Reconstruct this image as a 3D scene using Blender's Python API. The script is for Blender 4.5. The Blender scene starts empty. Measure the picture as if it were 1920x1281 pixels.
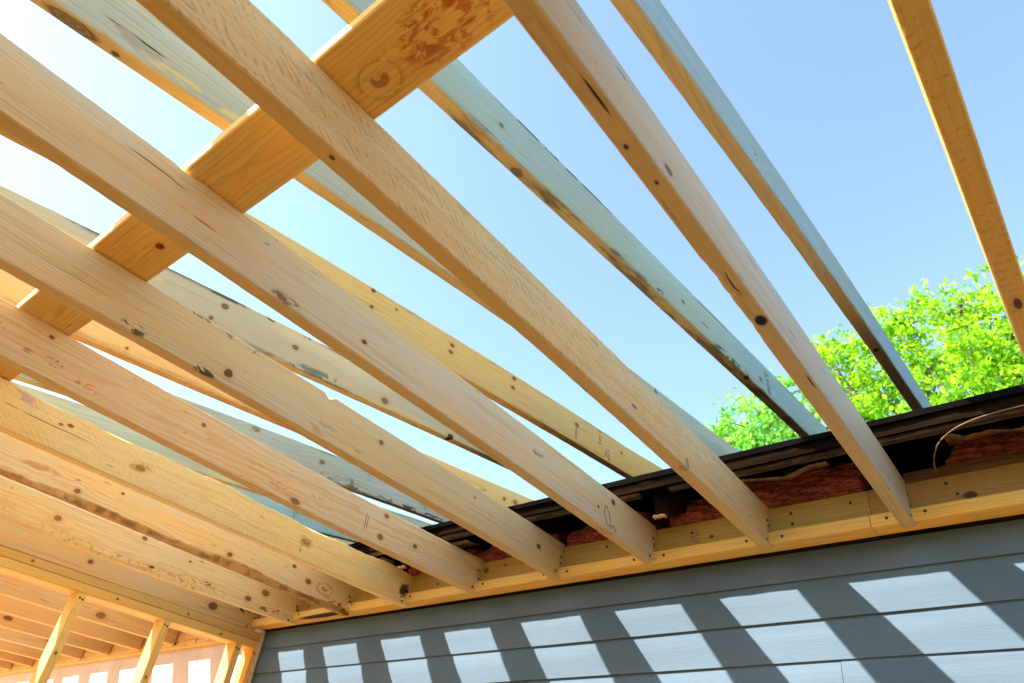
import bpy, bmesh, math, random
import numpy as np
from mathutils import Vector, Matrix
C = bpy.context.scene.collection
Z0 = 1.55                       # eye height above the floor; all z below are relative to the eye

# ------------------------------------------------------------------ camera, sky, sun, exposure
cam = bpy.data.cameras.new('camera'); co = bpy.data.objects.new('camera', cam); C.objects.link(co)
F_PX = 1319.34; YAW, PIT, ROLL = .7436, .6475, .1270
cy_, sy_ = math.cos(YAW), math.sin(YAW)
fw = Vector((-sy_*math.cos(PIT), cy_*math.cos(PIT), math.sin(PIT)))
rt = Vector((cy_, sy_, 0)); up = rt.cross(fw)
r2 = math.cos(ROLL)*rt + math.sin(ROLL)*up; u2 = -math.sin(ROLL)*rt + math.cos(ROLL)*up
m = Matrix((r2, u2, -fw)).transposed().to_4x4(); m.translation = (0, 0, Z0); co.matrix_world = m
cam.sensor_width = 36; cam.lens = F_PX/1920*36; cam.clip_start = .05; cam.clip_end = 2000
cam.dof.use_dof = True; cam.dof.focus_distance = 1.9; cam.dof.aperture_fstop = 6.3
S_ = bpy.context.scene; S_.camera = co

SUN = Vector((-.737, -1.065, 1.0)).normalized()      # towards the sun
elev = math.asin(SUN.z)
W = bpy.data.worlds.new('World'); S_.world = W; W.use_nodes = True
nt = W.node_tree; bg = nt.nodes['Background']
sky = nt.nodes.new('ShaderNodeTexSky'); sky.sky_type = 'NISHITA'; sky.sun_disc = False
sky.sun_elevation = elev; sky.sun_rotation = math.atan2(SUN.x, SUN.y)
sky.air_density = 1.1; sky.dust_density = 1.0; sky.ozone_density = 1.0; sky.altitude = 100
wb = nt.nodes.new('ShaderNodeMix'); wb.data_type = 'RGBA'; wb.blend_type = 'MULTIPLY'; wb.inputs[0].default_value = 1; wb.inputs[7].default_value = (1.12, 1.13, .98, 1)   # white balance of the photo
nt.links.new(sky.outputs[0], wb.inputs[6]); nt.links.new(wb.outputs[2], bg.inputs[0]); bg.inputs[1].default_value = .15
sl = bpy.data.lights.new('sun', 'SUN'); sl.energy = 5.0; sl.angle = math.radians(.5); sl.color = (1, .93, .82)
so = bpy.data.objects.new('sun', sl); C.objects.link(so); so.location = (-6, -6, 12)
so.rotation_euler = SUN.to_track_quat('Z', 'Y').to_euler()
S_.view_settings.view_transform = 'Standard'; S_.view_settings.look = 'None'
S_.view_settings.gamma = 1; S_.view_settings.exposure = 1.6
S_.render.engine = 'CYCLES'
try: S_.cycles.max_bounces = 10; S_.cycles.diffuse_bounces = 6
except Exception: pass

# ------------------------------------------------------------------ tagging
def tag(o, label=None, cat=None, group=None, kind=None):
    if label: o['label'] = label
    if cat: o['category'] = cat
    if group: o['group'] = group
    if kind: o['kind'] = kind
    return o
def link(name, me, mat=None, parent=None, loc=(0, 0, 0)):
    o = bpy.data.objects.new(name, me); C.objects.link(o); o.location = loc
    if mat: me.materials.append(mat)
    if parent: o.parent = parent
    return o
def mesh_from(name, V, Fc):
    me = bpy.data.meshes.new(name); me.from_pydata(V, [], Fc); me.update(); return me

# ------------------------------------------------------------------ node helper
class G:
    def __init__(s, name):
        s.m = bpy.data.materials.new(name); s.m.use_nodes = True; s.t = s.m.node_tree
        s.b = s.t.nodes['Principled BSDF']; s.out = s.t.nodes['Material Output']
    def put(s, inp, v):
        if isinstance(v, bpy.types.NodeSocket): s.t.links.new(v, inp)
        elif v is not None: inp.default_value = v
    def n(s, typ, **k):
        nd = s.t.nodes.new(typ)
        for a, b in k.items(): setattr(nd, a, b)
        return nd
    def M(s, op, a, b=None, c=None, clamp=False):
        nd = s.n('ShaderNodeMath', operation=op, use_clamp=clamp)
        s.put(nd.inputs[0], a); s.put(nd.inputs[1], b); s.put(nd.inputs[2], c); return nd.outputs[0]
    def VM(s, op, a, b=None):
        nd = s.n('ShaderNodeVectorMath', operation=op); s.put(nd.inputs[0], a); s.put(nd.inputs[1], b)
        return nd.outputs['Value'] if op in ('LENGTH', 'DOT_PRODUCT', 'DISTANCE') else nd.outputs[0]
    def noise(s, v, sc, det=2, rough=.5, dist=0):
        nd = s.n('ShaderNodeTexNoise'); s.put(nd.inputs['Vector'], v); nd.inputs['Scale'].default_value = sc
        nd.inputs['Detail'].default_value = det; nd.inputs['Roughness'].default_value = rough
        nd.inputs['Distortion'].default_value = dist; return nd.outputs[0]
    def mr(s, v, a, b, c=0., d=1., sm=True):
        nd = s.n('ShaderNodeMapRange'); nd.interpolation_type = 'SMOOTHSTEP' if sm else 'LINEAR'
        s.put(nd.inputs[0], v); nd.inputs[1].default_value = a; nd.inputs[2].default_value = b
        nd.inputs[3].default_value = c; nd.inputs[4].default_value = d; return nd.outputs[0]
    def mix(s, f, a, b, mode='MIX'):
        nd = s.n('ShaderNodeMix', data_type='RGBA', blend_type=mode)
        s.put(nd.inputs[0], f); s.put(nd.inputs[6], a); s.put(nd.inputs[7], b); return nd.outputs[2]
    def attr(s, name):
        nd = s.n('ShaderNodeAttribute'); nd.attribute_name = name; return nd.outputs['Vector']
    def sep(s, v):
        nd = s.n('ShaderNodeSeparateXYZ'); s.put(nd.inputs[0], v); return nd.outputs
    def comb(s, x, y, z):
        nd = s.n('ShaderNodeCombineXYZ'); s.put(nd.inputs[0], x); s.put(nd.inputs[1], y); s.put(nd.inputs[2], z); return nd.outputs[0]
    def bump(s, h, st, dist=.001):
        nd = s.n('ShaderNodeBump'); nd.inputs['Strength'].default_value = st; nd.inputs['Distance'].default_value = dist
        s.put(nd.inputs['Height'], h); s.t.links.new(nd.outputs[0], s.b.inputs['Normal'])
def c4(c): return (c[0], c[1], c[2], 1)

# ------------------------------------------------------------------ lumber material
PINE = (.60, .40, .20); CREAM = (.70, .54, .345); GREEN = (.50, .50, .36); YEL = (.66, .43, .17); GREY = (.52, .46, .38)
def wood(name, base=PINE, seed=0, knots=(), smudges=(), saw=0., under_warm=None, grain=1., mould=0., bark=0., ring=None, green=0.):
    """knots: (x,y,z,ry,rz,dark); smudges: (x,y,z, rx,ry,rz, colour, noise scale, amount[, rings])"""
    rnd = random.Random(seed)
    g = G(name); P = g.attr('bc')
    off = (rnd.uniform(-9, 9), rnd.uniform(-9, 9), rnd.uniform(-9, 9))
    Q = g.VM('ADD', P, off)
    X, Y, Zc = g.sep(P)[0:3]
    warp = g.noise(g.VM('MULTIPLY', Q, (9, 2.2, 9)), 1, 2)
    warp = g.M('MULTIPLY', g.M('SUBTRACT', warp, .5), .055)
    gz = g.M('ADD', Zc, warp)
    ds = []
    for k in knots:
        x, y, z, ry, rz, dk = k; ry *= .82; rz *= .82; dk *= .8
        rx = .05 if x == 0 else rz
        rzz = rz if x == 0 else .02
        d = g.VM('LENGTH', g.VM('MULTIPLY', g.VM('SUBTRACT', P, (x, y, z)), (1/rx, 1/ry, 1/rzz)))
        w = g.M('DIVIDE', 1.15, g.M('ADD', g.M('MULTIPLY', g.M('MULTIPLY', d, d), .35), 1.0))
        gz = g.M('SUBTRACT', gz, g.M('MULTIPLY', g.M('SUBTRACT', Zc, z), w))
        ds.append((d, dk))
    xp, zp = rnd.uniform(-.09, .03), rnd.choice([rnd.uniform(-.12, -.02), rnd.uniform(.03, .11), rnd.uniform(.16, .25)])
    if ring: xp, zp = ring
    tilt = rnd.uniform(-.03, .03)
    rz_ = g.M('ADD', g.M('SUBTRACT', gz, zp), g.M('MULTIPLY', Y, tilt))
    rx_ = g.M('SUBTRACT', X, xp)
    rr = g.M('SQRT', g.M('ADD', g.M('MULTIPLY', rx_, rx_), g.M('MULTIPLY', rz_, rz_)))
    n3 = g.noise(g.VM('MULTIPLY', Q, (30, 5, 30)), 1, 2)
    ph = g.M('FRACT', g.M('ADD', g.M('MULTIPLY', rr, 120), g.M('MULTIPLY', n3, 1.6)))
    late = g.M('MULTIPLY', g.M('POWER', ph, 3.), g.mr(ph, .93, 1., 1., 0.))
    fib = g.noise(g.VM('MULTIPLY', Q, (420, 9, 420)), 1, 2, .6)
    fib2 = g.noise(g.VM('MULTIPLY', Q, (110, 2.5, 110)), 1, 3, .6)
    bl = g.noise(g.VM('MULTIPLY', Q, (5, 1.7, 9)), 1, 3, .55)
    b = np.minimum(np.array(base)*1.13, .92)
    col = g.mix(g.mr(bl, .3, .7), c4(b*np.array([1.10, .95, .74])), c4(b*np.array([.95, 1.0, 1.10])))
    if green: col = g.mix(g.M('MULTIPLY', g.mr(g.noise(g.VM('MULTIPLY', Q, (7, 1.1, 9)), 1, 2), .35, .65), green), col, (.30, .39, .41, 1))  # bluish overlay, adds to the skylight painted on the rafter sides
    if under_warm: col = g.mix(g.M('MULTIPLY', g.mr(X, -.0022, -.0032), g.mr(Zc, .010, .0045)), col, c4(under_warm))  # underside only: warm bounce light put into its colour
    col = g.mix(g.M('MULTIPLY', late, .62*grain), col, c4(b*np.array([.68, .46, .28])))
    col = g.mix(g.M('MULTIPLY', g.mr(fib, .35, .70), .42), col, c4(b*np.array([.80, .68, .55])))
    col = g.mix(g.M('MULTIPLY', g.mr(fib2, .50, .74), .6), col, c4(b*np.array([.76, .56, .38])))
    hw = g.noise(g.VM('MULTIPLY', Q, (14, .8, 20)), 1, 3, .6)
    col = g.mix(g.M('MULTIPLY', g.mr(hw, .52, .72), .55), col, c4(b*np.array([1.06, .80, .52])))
    # small pitch flecks
    fl = g.noise(g.VM('MULTIPLY', Q, (95, 14, 95)), 1, 1)
    col = g.mix(g.M('MULTIPLY', g.mr(fl, .745, .80), .55), col, (.16, .07, .03, 1))
    ck = g.noise(g.VM('MULTIPLY', Q, (230, 3.2, 230)), 1, 2, .5)
    ckm = g.mr(g.noise(g.VM('MULTIPLY', Q, (7, 1.6, 14)), 1, 2), .48, .62)
    col = g.mix(g.M('MULTIPLY', g.M('MULTIPLY', g.mr(ck, .62, .72), ckm), .55), col, c4(b*np.array([.50, .32, .18])))
    # grubby handling marks
    gb = g.noise(g.VM('MULTIPLY', Q, (16, 5, 22)), 1, 5, .7)
    col = g.mix(g.M('MULTIPLY', g.mr(gb, .60, .78), .30), col, (.30, .22, .14, 1))
    height = g.M('ADD', g.M('MULTIPLY', fib, .5), g.M('MULTIPLY', late, -.3))
    if saw:
        sv = g.M('ADD', g.M('MULTIPLY', Y, 430), g.M('MULTIPLY', Zc, 520))
        sv = g.M('ADD', sv, g.M('MULTIPLY', g.noise(g.VM('MULTIPLY', Q, (20, 10, 20)), 1, 3), 17))
        sw = g.M('POWER', g.M('ABSOLUTE', g.M('SINE', g.M('MULTIPLY', sv, .34))), 9)
        br = g.mr(g.noise(g.VM('MULTIPLY', Q, (60, 22, 60)), 1, 3, .7), .46, .62)
        sw = g.M('MULTIPLY', sw, br)
        if under_warm: sw = g.M('MULTIPLY', sw, g.mr(X, -.004, -.001))
        col = g.mix(g.M('MULTIPLY', sw, min(1, .8*saw)), col, (.46, .25, .08, 1))
        fz = g.noise(g.VM('MULTIPLY', Q, (300, 130, 300)), 1, 2, .7)
        col = g.mix(g.M('MULTIPLY', g.mr(fz, .52, .70), .35*saw), col, c4(b*np.array([.72, .52, .30])))
        height = g.M('SUBTRACT', height, g.M('MULTIPLY', sw, 2.2))
    for d, dk in ds:
        halo = g.mr(d, .9, 2.4, 1., 0.)
        col = g.mix(g.M('MULTIPLY', halo, .40), col, c4(b*np.array([.78, .50, .28])))
        wob = g.M('ADD', d, g.M('MULTIPLY', g.M('SUBTRACT', gb, .5), 1.5))
        core = g.mr(wob, .82, 1.02, 1., 0.)
        rg = g.M('MULTIPLY', g.M('ADD', g.M('SINE', g.M('MULTIPLY', wob, 17)), 1), .5)
        kc = g.mix(rg, c4(b*np.array([.62, .40, .26])*(1-.9*dk)), c4(b*np.array([.38, .22, .14])*(1-.9*dk)))
        col = g.mix(core, col, kc)
        edge = g.M('MULTIPLY', g.mr(wob, .70, .90), g.mr(wob, .98, 1.15, 1., 0.))
        col = g.mix(g.M('MULTIPLY', edge, .15+.65*dk), col, (.035, .018, .010, 1))
        height = g.M('SUBTRACT', height, g.M('MULTIPLY', edge, 1.5))
    for s in smudges:
        x, y, z, rx, ry, rz, sc, ns, am = s[:9]
        d = g.VM('LENGTH', g.VM('MULTIPLY', g.VM('SUBTRACT', P, (x, y, z)), (1/rx, 1/ry, 1/rz)))
        nn = g.noise(g.VM('MULTIPLY', Q, (ns, ns*.45, ns)), 1, 3, .65, .6)
        mk = g.M('MULTIPLY', g.mr(d, .55, 1., 1., 0.), g.mr(nn, .68-.17*am, .76-.17*am))
        if len(s) > 9: mk = g.M('MULTIPLY', mk, g.mr(g.M('SINE', g.M('MULTIPLY', d, s[9])), -.1, .4))
        col = g.mix(g.M('MULTIPLY', mk, min(1, .5+.5*am)), col, c4(sc))
    if mould:
        e = g.M('MAXIMUM', g.mr(Zc, .120, .139), g.M('MULTIPLY', g.mr(Zc, .0, .022, 1., 0.), .8))
        mn = g.noise(g.VM('MULTIPLY', Q, (22, 3.5, 22)), 1, 4, .65)
        mk = g.M('MULTIPLY', e, g.mr(mn, .50, .62))
        col = g.mix(g.M('MULTIPLY', mk, mould), col, (.07, .075, .07, 1))
    if bark:
        e = g.mr(g.M('ADD', Zc, g.M('MULTIPLY', g.M('SUBTRACT', bl, .5), .06)), .004, .017, 1., 0.)
        bn = g.noise(g.VM('MULTIPLY', Q, (60, 18, 60)), 1, 5, .7)
        col = g.mix(g.M('MULTIPLY', e, bark), col, g.mix(g.mr(bn, .42, .62), (.52, .27, .08, 1), (.20, .09, .03, 1)))
        height = g.M('ADD', height, g.M('MULTIPLY', g.M('MULTIPLY', e, bn), 6))
    g.put(g.b.inputs['Base Color'], col); g.b.inputs['Roughness'].default_value = .62
    g.b.inputs['Specular IOR Level'].default_value = .28
    g.bump(height, .35, .0012)
    return g.m

# ------------------------------------------------------------------ lumber geometry
def stick(name, Wd, Dp, L0, L1, place, mat, seg=40, cut0=0., cut1=0., r=.003, wob=None, parent=None, loc=(0, 0, 0), seed=0):
    """a length of sawn lumber: section x in [-Wd,0], z in [0,Dp], length y in [L0,L1]; place() maps it to the scene"""
    rnd = random.Random(seed)
    prof = [(-Wd+r, 0), (-r, 0), (0, r), (0, Dp-r), (-r, Dp), (-Wd+r, Dp), (-Wd, Dp-r), (-Wd, r)]
    V = []; A = []; Fc = []
    for i in range(seg+1):
        t = i/seg
        for j, (px, pz) in enumerate(prof):
            y = L0+(L1-L0)*t
            y += (cut0*pz)*(1-t) + (cut1*pz)*t
            dx = dz = 0
            if wob: dx, dz = wob(j, y, rnd)
            A.append((px, y, pz)); V.append(Vector(place(px+dx, y, pz+dz))-Vector(loc))
        if i:
            a = (i-1)*8; b = i*8
            for j in range(8):
                k = (j+1) % 8; Fc.append((a+j, b+j, b+k, a+k))
    Fc.append(tuple(range(8))); Fc.append(tuple(reversed(range(seg*8, seg*8+8))))
    me = mesh_from(name, V, [f[::-1] for f in Fc])
    at = me.attributes.new('bc', 'FLOAT_VECTOR', 'POINT')
    at.data.foreach_set('vector', np.array(A, dtype=np.float32).ravel())
    return link(name, me, mat, parent, loc)
S = .4064; T = .038; DJ = .1397
D = 2.1025; H = .9014; X0 = .0749; YL = 2.1308; YS = 2.1908; XR = -.3083; ZR = 1.4803; PI_ = .149
YY = (D, 1.2, .3)
def lag(y, u):
    y = min(max(y, -.4), 2.6)
    s = 0
    for i in range(3):
        w = 1
        for j in range(3):
            if j != i: w *= (y-YY[j])/(YY[i]-YY[j])
        s += w*u[i]
    return s
JB = {0: [-.0015, -.0064, -.0099, 0, 0, 0], 1: [-.0087, -.0092, -.0093, -.0044, .0250, .0300], 2: [-.0112, -.0084, -.0107, -.0077, .0055, .0083],
      3: [-.0113, -.0128, -.0086, .0003, .0106, .0054], 4: [.0007, -.0011, -.0083, -.0016, .0078, .0066], 5: [-.0063, -.0246, -.0263, -.0033, -.0024, .0132],
      6: [-.0056, -.0006, -.001, -.0112, -.0106, -.006], 7: [.0088, .0045, .006, -.011, -.0007, .015], 8: [.0155, .0024, 0, -.0156, -.018, 0],
      9: [.065, .063, .061, -.0165, -.0165, -.0165]}
RB_ = {0: [.0084, -.0008, -.0199, .0071, .0238, .0398], 1: [-.0092, -.0156, -.0222, .0044, .0215, .0361], 2: [-.0144, -.0059, -.0014, -.0024, -.0027, -.0027],
       3: [-.007, -.0023, -.0013, .0033, .017, .0141], 4: [.0073, .0085, .0058, .0015, .0026, .0005], 5: [-.0265, -.0072, .015, -.0087, -.0012, .02],
       6: [-.0096, -.0037, -.0038, -.003, -.0004, -.0103], 7: [-.0147, -.005, .0006, -.0064, -.0018, -.0036]}
rj = random.Random(5)
for k in range(10, 21): JB[k] = [rj.uniform(-.008, .008)+.03, rj.uniform(-.006, .006)+.02, rj.uniform(-.01, .01)+.01, -.016, -.016+rj.uniform(-.003, .003), -.016+rj.uniform(-.004, .004)]
for k in range(8, 19): RB_[k] = [rj.uniform(-.012, .012) for _ in range(3)]+[rj.uniform(-.006, .006) for _ in range(3)]

def jplace(k):
    u = JB[k]; x0 = X0-S*k
    return lambda x, y, z: (x0+lag(y, u[:3])+x, y, Z0+H+lag(y, u[3:])+z)
def rplace(k):
    u = RB_[k]; x0 = XR-S*k
    return lambda x, y, z: (x0+lag(y, u[:3])+x, y, Z0+ZR+PI_*(y-D)+lag(y, u[3:])+z)

# little shared parts
m_nail = G('nail_steel'); m_nail.b.inputs['Base Color'].default_value = (.045, .035, .03, 1); m_nail.b.inputs['Roughness'].default_value = .55; m_nail.b.inputs['Metallic'].default_value = .6
def nail_mesh():
    bm = bmesh.new()
    bmesh.ops.create_cone(bm, cap_ends=True, segments=10, radius1=.0052, radius2=.0042, depth=.0022)
    me = bpy.data.meshes.new('nail_head'); bm.to_mesh(me); bm.free(); me.materials.append(m_nail.m); return me
NAIL = nail_mesh()
def nail(parent, pos, nrm):
    o = bpy.data.objects.new('nail_head', NAIL); C.objects.link(o); o.parent = parent
    o.location = Vector(pos)-parent.location; o.rotation_euler = Vector(nrm).to_track_quat('Z', 'Y').to_euler(); return o
def ink(name, col):
    g = G(name); g.b.inputs['Roughness'].default_value = .8
    P = g.n('ShaderNodeNewGeometry').outputs['Position']
    g.put(g.b.inputs['Base Color'], g.mix(g.mr(g.noise(P, 900, 2), .40, .62), c4(col), (.30, .27, .20, 1))); return g.m
m_ink = ink('stamp_ink', (.03, .045, .05)); m_ink2 = ink('stamp_ink_teal', (.02, .10, .12))
def stamp(parent, text, P, size, rot, mat=None, axis='x'):
    """ink lettering on the +x face of a board (axis x) or on a -y face (axis y)"""
    cu = bpy.data.curves.new('grade_stamp', 'FONT'); cu.body = text; cu.size = size; cu.extrude = .0002; cu.align_x = 'CENTER'; cu.align_y = 'CENTER'; cu.space_line = .85
    t = bpy.data.objects.new('tmp', cu); C.objects.link(t)
    dg = bpy.context.evaluated_depsgraph_get(); me = bpy.data.meshes.new_from_object(t.evaluated_get(dg)); bpy.data.objects.remove(t)
    me.name = 'grade_stamp'; me.materials.clear()
    o = link('grade_stamp', me, mat or m_ink, parent)
    R = Matrix(((0, 0, 1), (1, 0, 0), (0, 1, 0))) if axis == 'x' else Matrix(((1, 0, 0), (0, 0, -1), (0, 1, 0)))
    Rz = Matrix.Rotation(math.radians(rot), 3, 'Z')
    o.rotation_euler = (R @ Rz).to_euler(); o.location = Vector(P)-parent.location
    return o

def onface(k, y, z, kind='J', out=.0006):
    p = (jplace if kind == 'J' else rplace)(k)(out, y, z); return p

# ------------------------------------------------------------------ ceiling joists
RED = (.62, .16, .05); BLK = (.03, .022, .018); TEAR = (.62, .34, .08)
JK = {  # knots (x,y,z,ry,rz,dark)
 0: [(-.020, 1.256, 0, .022, .008, .9)],
 1: [(0, .700, .030, .016, .010, .5), (-.023, .602, 0, .006, .004, 1), (-.018, .691, 0, .006, .004, 1)],
 2: [(0, 1.280, .038, .014, .005, .5), (-.015, .339, 0, .006, .004, .9)],
 3: [(0, .752, .043, .010, .008, .9), (0, 1.846, .107, .013, .012, .8), (0, 1.759, .055, .006, .006, .9), (0, .524, .012, .018, .010, .45)],
 4: [(0, .649, .033, .014, .014, .85), (0, 1.166, .092, .010, .009, .5), (0, 1.969, .069, .015, .012, .85)],
 5: [(0, .343, .111, .008, .006, .6), (0, 1.588, .119, .014, .010, .4), (0, 1.580, .035, .015, .013, .35), (0, 1.751, .061, .012, .009, .6), (0, 1.202, .014, .020, .012, .35), (0, .82, .10, .008, .007, .4)],
 6: [(0, .837, .068, .022, .014, .15), (0, 1.536, .080, .026, .016, .25)],
 7: [(0, .811, .025, .014, .012, .55), (0, .960, .091, .009, .007, .9), (0, 1.459, .036, .017, .013, .6), (0, 1.772, .106, .012, .009, .7), (0, 1.864, .068, .020, .014, .6), (0, .33, .08, .012, .01, .3)],
 8: [(0, .913, .064, .020, .016, .25), (0, 1.267, .125, .014, .010, .5), (0, 1.914, .092, .024, .018, .4), (0, 1.835, .036, .018, .013, .55), (0, 1.50, .10, .008, .007, .7)],
 9: [(0, 1.220, .055, .016, .013, .6), (0, 1.862, .050, .032, .022, .65), (0, .71, .09, .018, .014, .6)],
 11: [(0, 1.690, .035, .035, .022, .25)], 12: [(0, 1.2, .08, .02, .012, .4)], 13: [(0, 1.5, .05, .03, .015, .6), (0, 1.1, .1, .02, .01, .6)], 14: [(0, 1.9, .07, .03, .02, .6)], 15: [(0, 1.6, .08, .03, .02, .5)]}
JM = {  # smudges
 1: [(-.018, 1.105, 0, .018, .022, .010, (.004, .003, .003), 14, 2.2), (0, .42, .115, .02, .07, .02, (.34, .17, .12), 30, .8),
     (0, .49, .05, .01, .02, .02, (.45, .16, .10), 90, .6), (-.012, .50, 0, .003, .05, .01, BLK, 20, 2), (-.02, .98, 0, .0025, .05, .01, BLK, 18, 2), (-.006, 1.35, 0, .0022, .035, .01, BLK, 18, 2),
     (0, 1.25, .06, .004, .03, .0025, (.2, .12, .08), 18, 2), (0, 1.45, .09, .004, .025, .0022, (.2, .12, .08), 18, 2), (0, 1.05, .11, .004, .03, .0022, (.2, .12, .08), 18, 2), (0, .56, .115, .004, .04, .0025, BLK, 18, 1.4), (-.03, .75, 0, .0025, .04, .01, (.3, .1, .04), 18, 2)],
 3: [(0, .455, .118, .02, .03, .018, (.24, .19, .14), 26, 1.2), (0, .535, .014, .02, .045, .016, (.22, .15, .10), 40, 1.1), (0, .50, .08, .02, .06, .03, (.42, .29, .18), 30, .7), (0, .32, .055, .005, .035, .0022, (.30, .10, .03), 12, 2), (0, .20, .10, .005, .08, .003, (.32, .12, .05), 12, 2),
     (0, 1.1, .06, .02, .05, .010, (.50, .26, .17), 30, .6), (0, 1.86, .012, .006, .015, .012, BLK, 60, .8)],
 4: [(0, .401, .012, .02, .045, .018, (.10, .08, .05), 50, 1.0), (0, .478, .010, .02, .035, .014, (.10, .08, .05), 50, 1.0), (0, .590, .006, .02, .045, .014, (.07, .06, .04), 40, 1.2), (0, .50, .137, .02, .10, .008, (.16, .12, .09), 50, 1.0),
     (0, .66, .13, .02, .09, .012, (.24, .17, .12), 50, .8), (0, .72, .05, .02, .06, .03, (.46, .26, .12), 22, .6), (0, .19, .02, .02, .06, .01, (.5, .25, .1), 60, .5), (0, .95, .03, .02, .12, .03, (.44, .33, .2), 15, .7), (0, .33, .09, .02, .10, .04, (.46, .34, .2), 22, .6)],
 5: [(0, .490, .029, .02, .034, .030, (.74, .28, .11), 70, 1.2, 16), (0, .452, .029, .02, .012, .024, RED, 60, 1.4), (0, 1.150, .040, .02, .048, .034, (.74, .28, .11), 100, 1.0, 13), (0, 1.302, .067, .02, .055, .042, (.74, .28, .11), 100, 1.0, 9), (0, .236, .083, .02, .02, .03, RED, 80, .7),
     (0, .379, .050, .02, .030, .014, (.06, .05, .03), 80, 1.0), (0, .60, .12, .02, .05, .012, (.45, .12, .08), 80, .6), (0, .8, .05, .02, .04, .01, (.5, .3, .15), 60, .6), (0, 1.50, .065, .004, .0022, .040, (.10, .06, .04), 8, 2), (0, 1.51, .06, .004, .0018, .035, (.10, .06, .04), 8, 2)],
 6: [(0, .559, .091, .02, .010, .006, (.40, .10, .03), 30, 2), (0, .586, .099, .02, .013, .008, (.38, .09, .03), 30, 2), (0, .837, .068, .03, .05, .024, TEAR, 50, 1.0), (0, 1.536, .080, .03, .05, .030, TEAR, 50, 1.0), (0, 1.52, .05, .02, .012, .03, TEAR, 50, 1.2), (0, .47, .118, .02, .22, .018, (.62, .42, .33), 30, .9),
     (0, .50, .075, .004, .22, .0025, (.42, .2, .07), 10, 1.7), (0, .22, .075, .03, .12, .06, (.85, .50, .12), 12, .6), (0, 2.09, .05, .03, .035, .05, (.06, .04, .025), 40, 1.5)],
 7: [(0, .796, .064, .02, .022, .018, (.42, .27, .16), 30, 1.3, 6), (0, 1.96, .065, .02, .06, .035, (.36, .22, .10), 20, 1.3, 10), (0, .66, .06, .02, .10, .016, (.55, .30, .14), 14, .9), (0, 2.00, .02, .02, .12, .02, (.20, .10, .03), 40, 1.0)],
 8: [(0, .60, .10, .02, .04, .03, (.70, .20, .08), 60, .6), (0, .72, .11, .02, .02, .02, (.70, .20, .08), 60, .7), (0, 1.1, .012, .03, .30, .022, TEAR, 60, .9), (0, 1.5, .014, .03, .28, .026, TEAR, 60, 1.1), (0, 1.35, .02, .02, .02, .01, (.10, .05, .03), 60, 1.4), (0, 1.62, .03, .02, .03, .01, (.14, .06, .02), 60, 1.2), (0, 1.98, .02, .03, .10, .02, (.25, .12, .04), 60, 1.1), (0, 1.55, .12, .02, .012, .006, (.10, .05, .03), 60, 1.6)],
 9: [(0, 2.04, .09, .03, .05, .04, (.03, .025, .02), 40, 1.1)],
 11: [(0, 1.75, .11, .02, .15, .03, (.5, .25, .10), 14, .9)], 14: [(0, 1.45, .03, .02, .2, .03, (.62, .25, .06), 20, 1.0)]}
JOPT = {0: dict(base=(.62, .42, .11), saw=.9, grain=.5, seed=3), 1: dict(base=(.41, .42, .40), seed=11, grain=.45), 2: dict(base=(.58, .47, .28), saw=1., grain=.3, seed=12), 3: dict(base=(.53, .47, .36), grain=.55, seed=13),
        4: dict(base=(.56, .47, .31), grain=.9, seed=14), 5: dict(base=(.64, .52, .36), grain=.9, seed=15, ring=(-.05, .05)), 6: dict(base=(.86, .66, .32), saw=.3, grain=.3, seed=16), 7: dict(base=(.70, .58, .37), seed=17, bark=.95, grain=1., ring=(-.06, .02)),
        8: dict(base=(.72, .59, .34), seed=18, grain=.7), 9: dict(base=(.58, .44, .25), seed=19, grain=1.)}
JL = {0: 'single joist crossing the top right corner, rough orange underside, open sky both sides',
      1: 'grey faced joist with a black knot hole in its orange underside',
      2: 'broad joist with diagonal saw marks all over its side, crossing the middle of the photo',
      3: 'pale smooth joist with black pencil loops and an ink stamp near the ledger',
      4: 'joist with a large dark ringed knot and a notch in its top edge',
      5: 'pinkish joist with three orange red round stamps on its side',
      6: 'rough cream coloured joist with torn knots and a ragged white top edge',
      7: 'joist with a brown bark strip all along its lower edge',
      8: 'joist with torn splintered wood along its lower edge, last free one before the stud wall',
      9: 'dark grained joist resting on top of the stud wall plates'}
ORD = ['first', 'second', 'third', 'fourth', 'fifth', 'sixth', 'seventh', 'eighth', 'ninth', 'tenth', 'eleventh']
def wob_std(amp=.0005):
    return lambda j, y, r: (r.uniform(-amp, amp), r.uniform(-amp, amp))
def wob_j1(j, y, r):      # chipped lower arris
    a = 0
    if j in (0, 7) and .90 < y < 1.16: a = .002+max(0, .006*math.sin(y*57)*math.sin(y*131))+r.uniform(0, .0022)
    return (a if j == 0 else a*.3, a*.6 if j == 7 else a*.1)
def wob_j6(j, y, r):      # waney top edge
    if j in (3, 4): return (-.004, -.006+.006*math.sin(y*7)+.003*math.sin(y*23)+r.uniform(-.0015, .0015))
    if j in (5, 6): return (0, .001)
    return (0, 0)
def wob_j7(j, y, r):
    if j in (1, 2):
        a = .003+.0025*math.sin(y*9)+r.uniform(0, .0015); return (-a, 0 if j == 1 else a*3)
    return (0, 0)
def wob_j4(j, y, r):
    if j in (3, 4, 5, 6) and abs(y-.945) < .012: return (0, -.013)
    return (r.uniform(-.0004, .0004), r.uniform(-.0004, .0004))
def wob_j3(j, y, r):
    if j in (3, 4, 5, 6) and abs(y-.245) < .02: return (0, -.004)
    return (r.uniform(-.0004, .0004), r.uniform(-.0005, .0005))
WOB = {1: wob_j1, 6: wob_j6, 7: wob_j7, 4: wob_j4, 3: wob_j3, 8: wob_j7, 0: lambda j, y, r: (0, r.uniform(0, .002)) if j in (0, 7) else (0, 0)}
joists = {}
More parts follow.
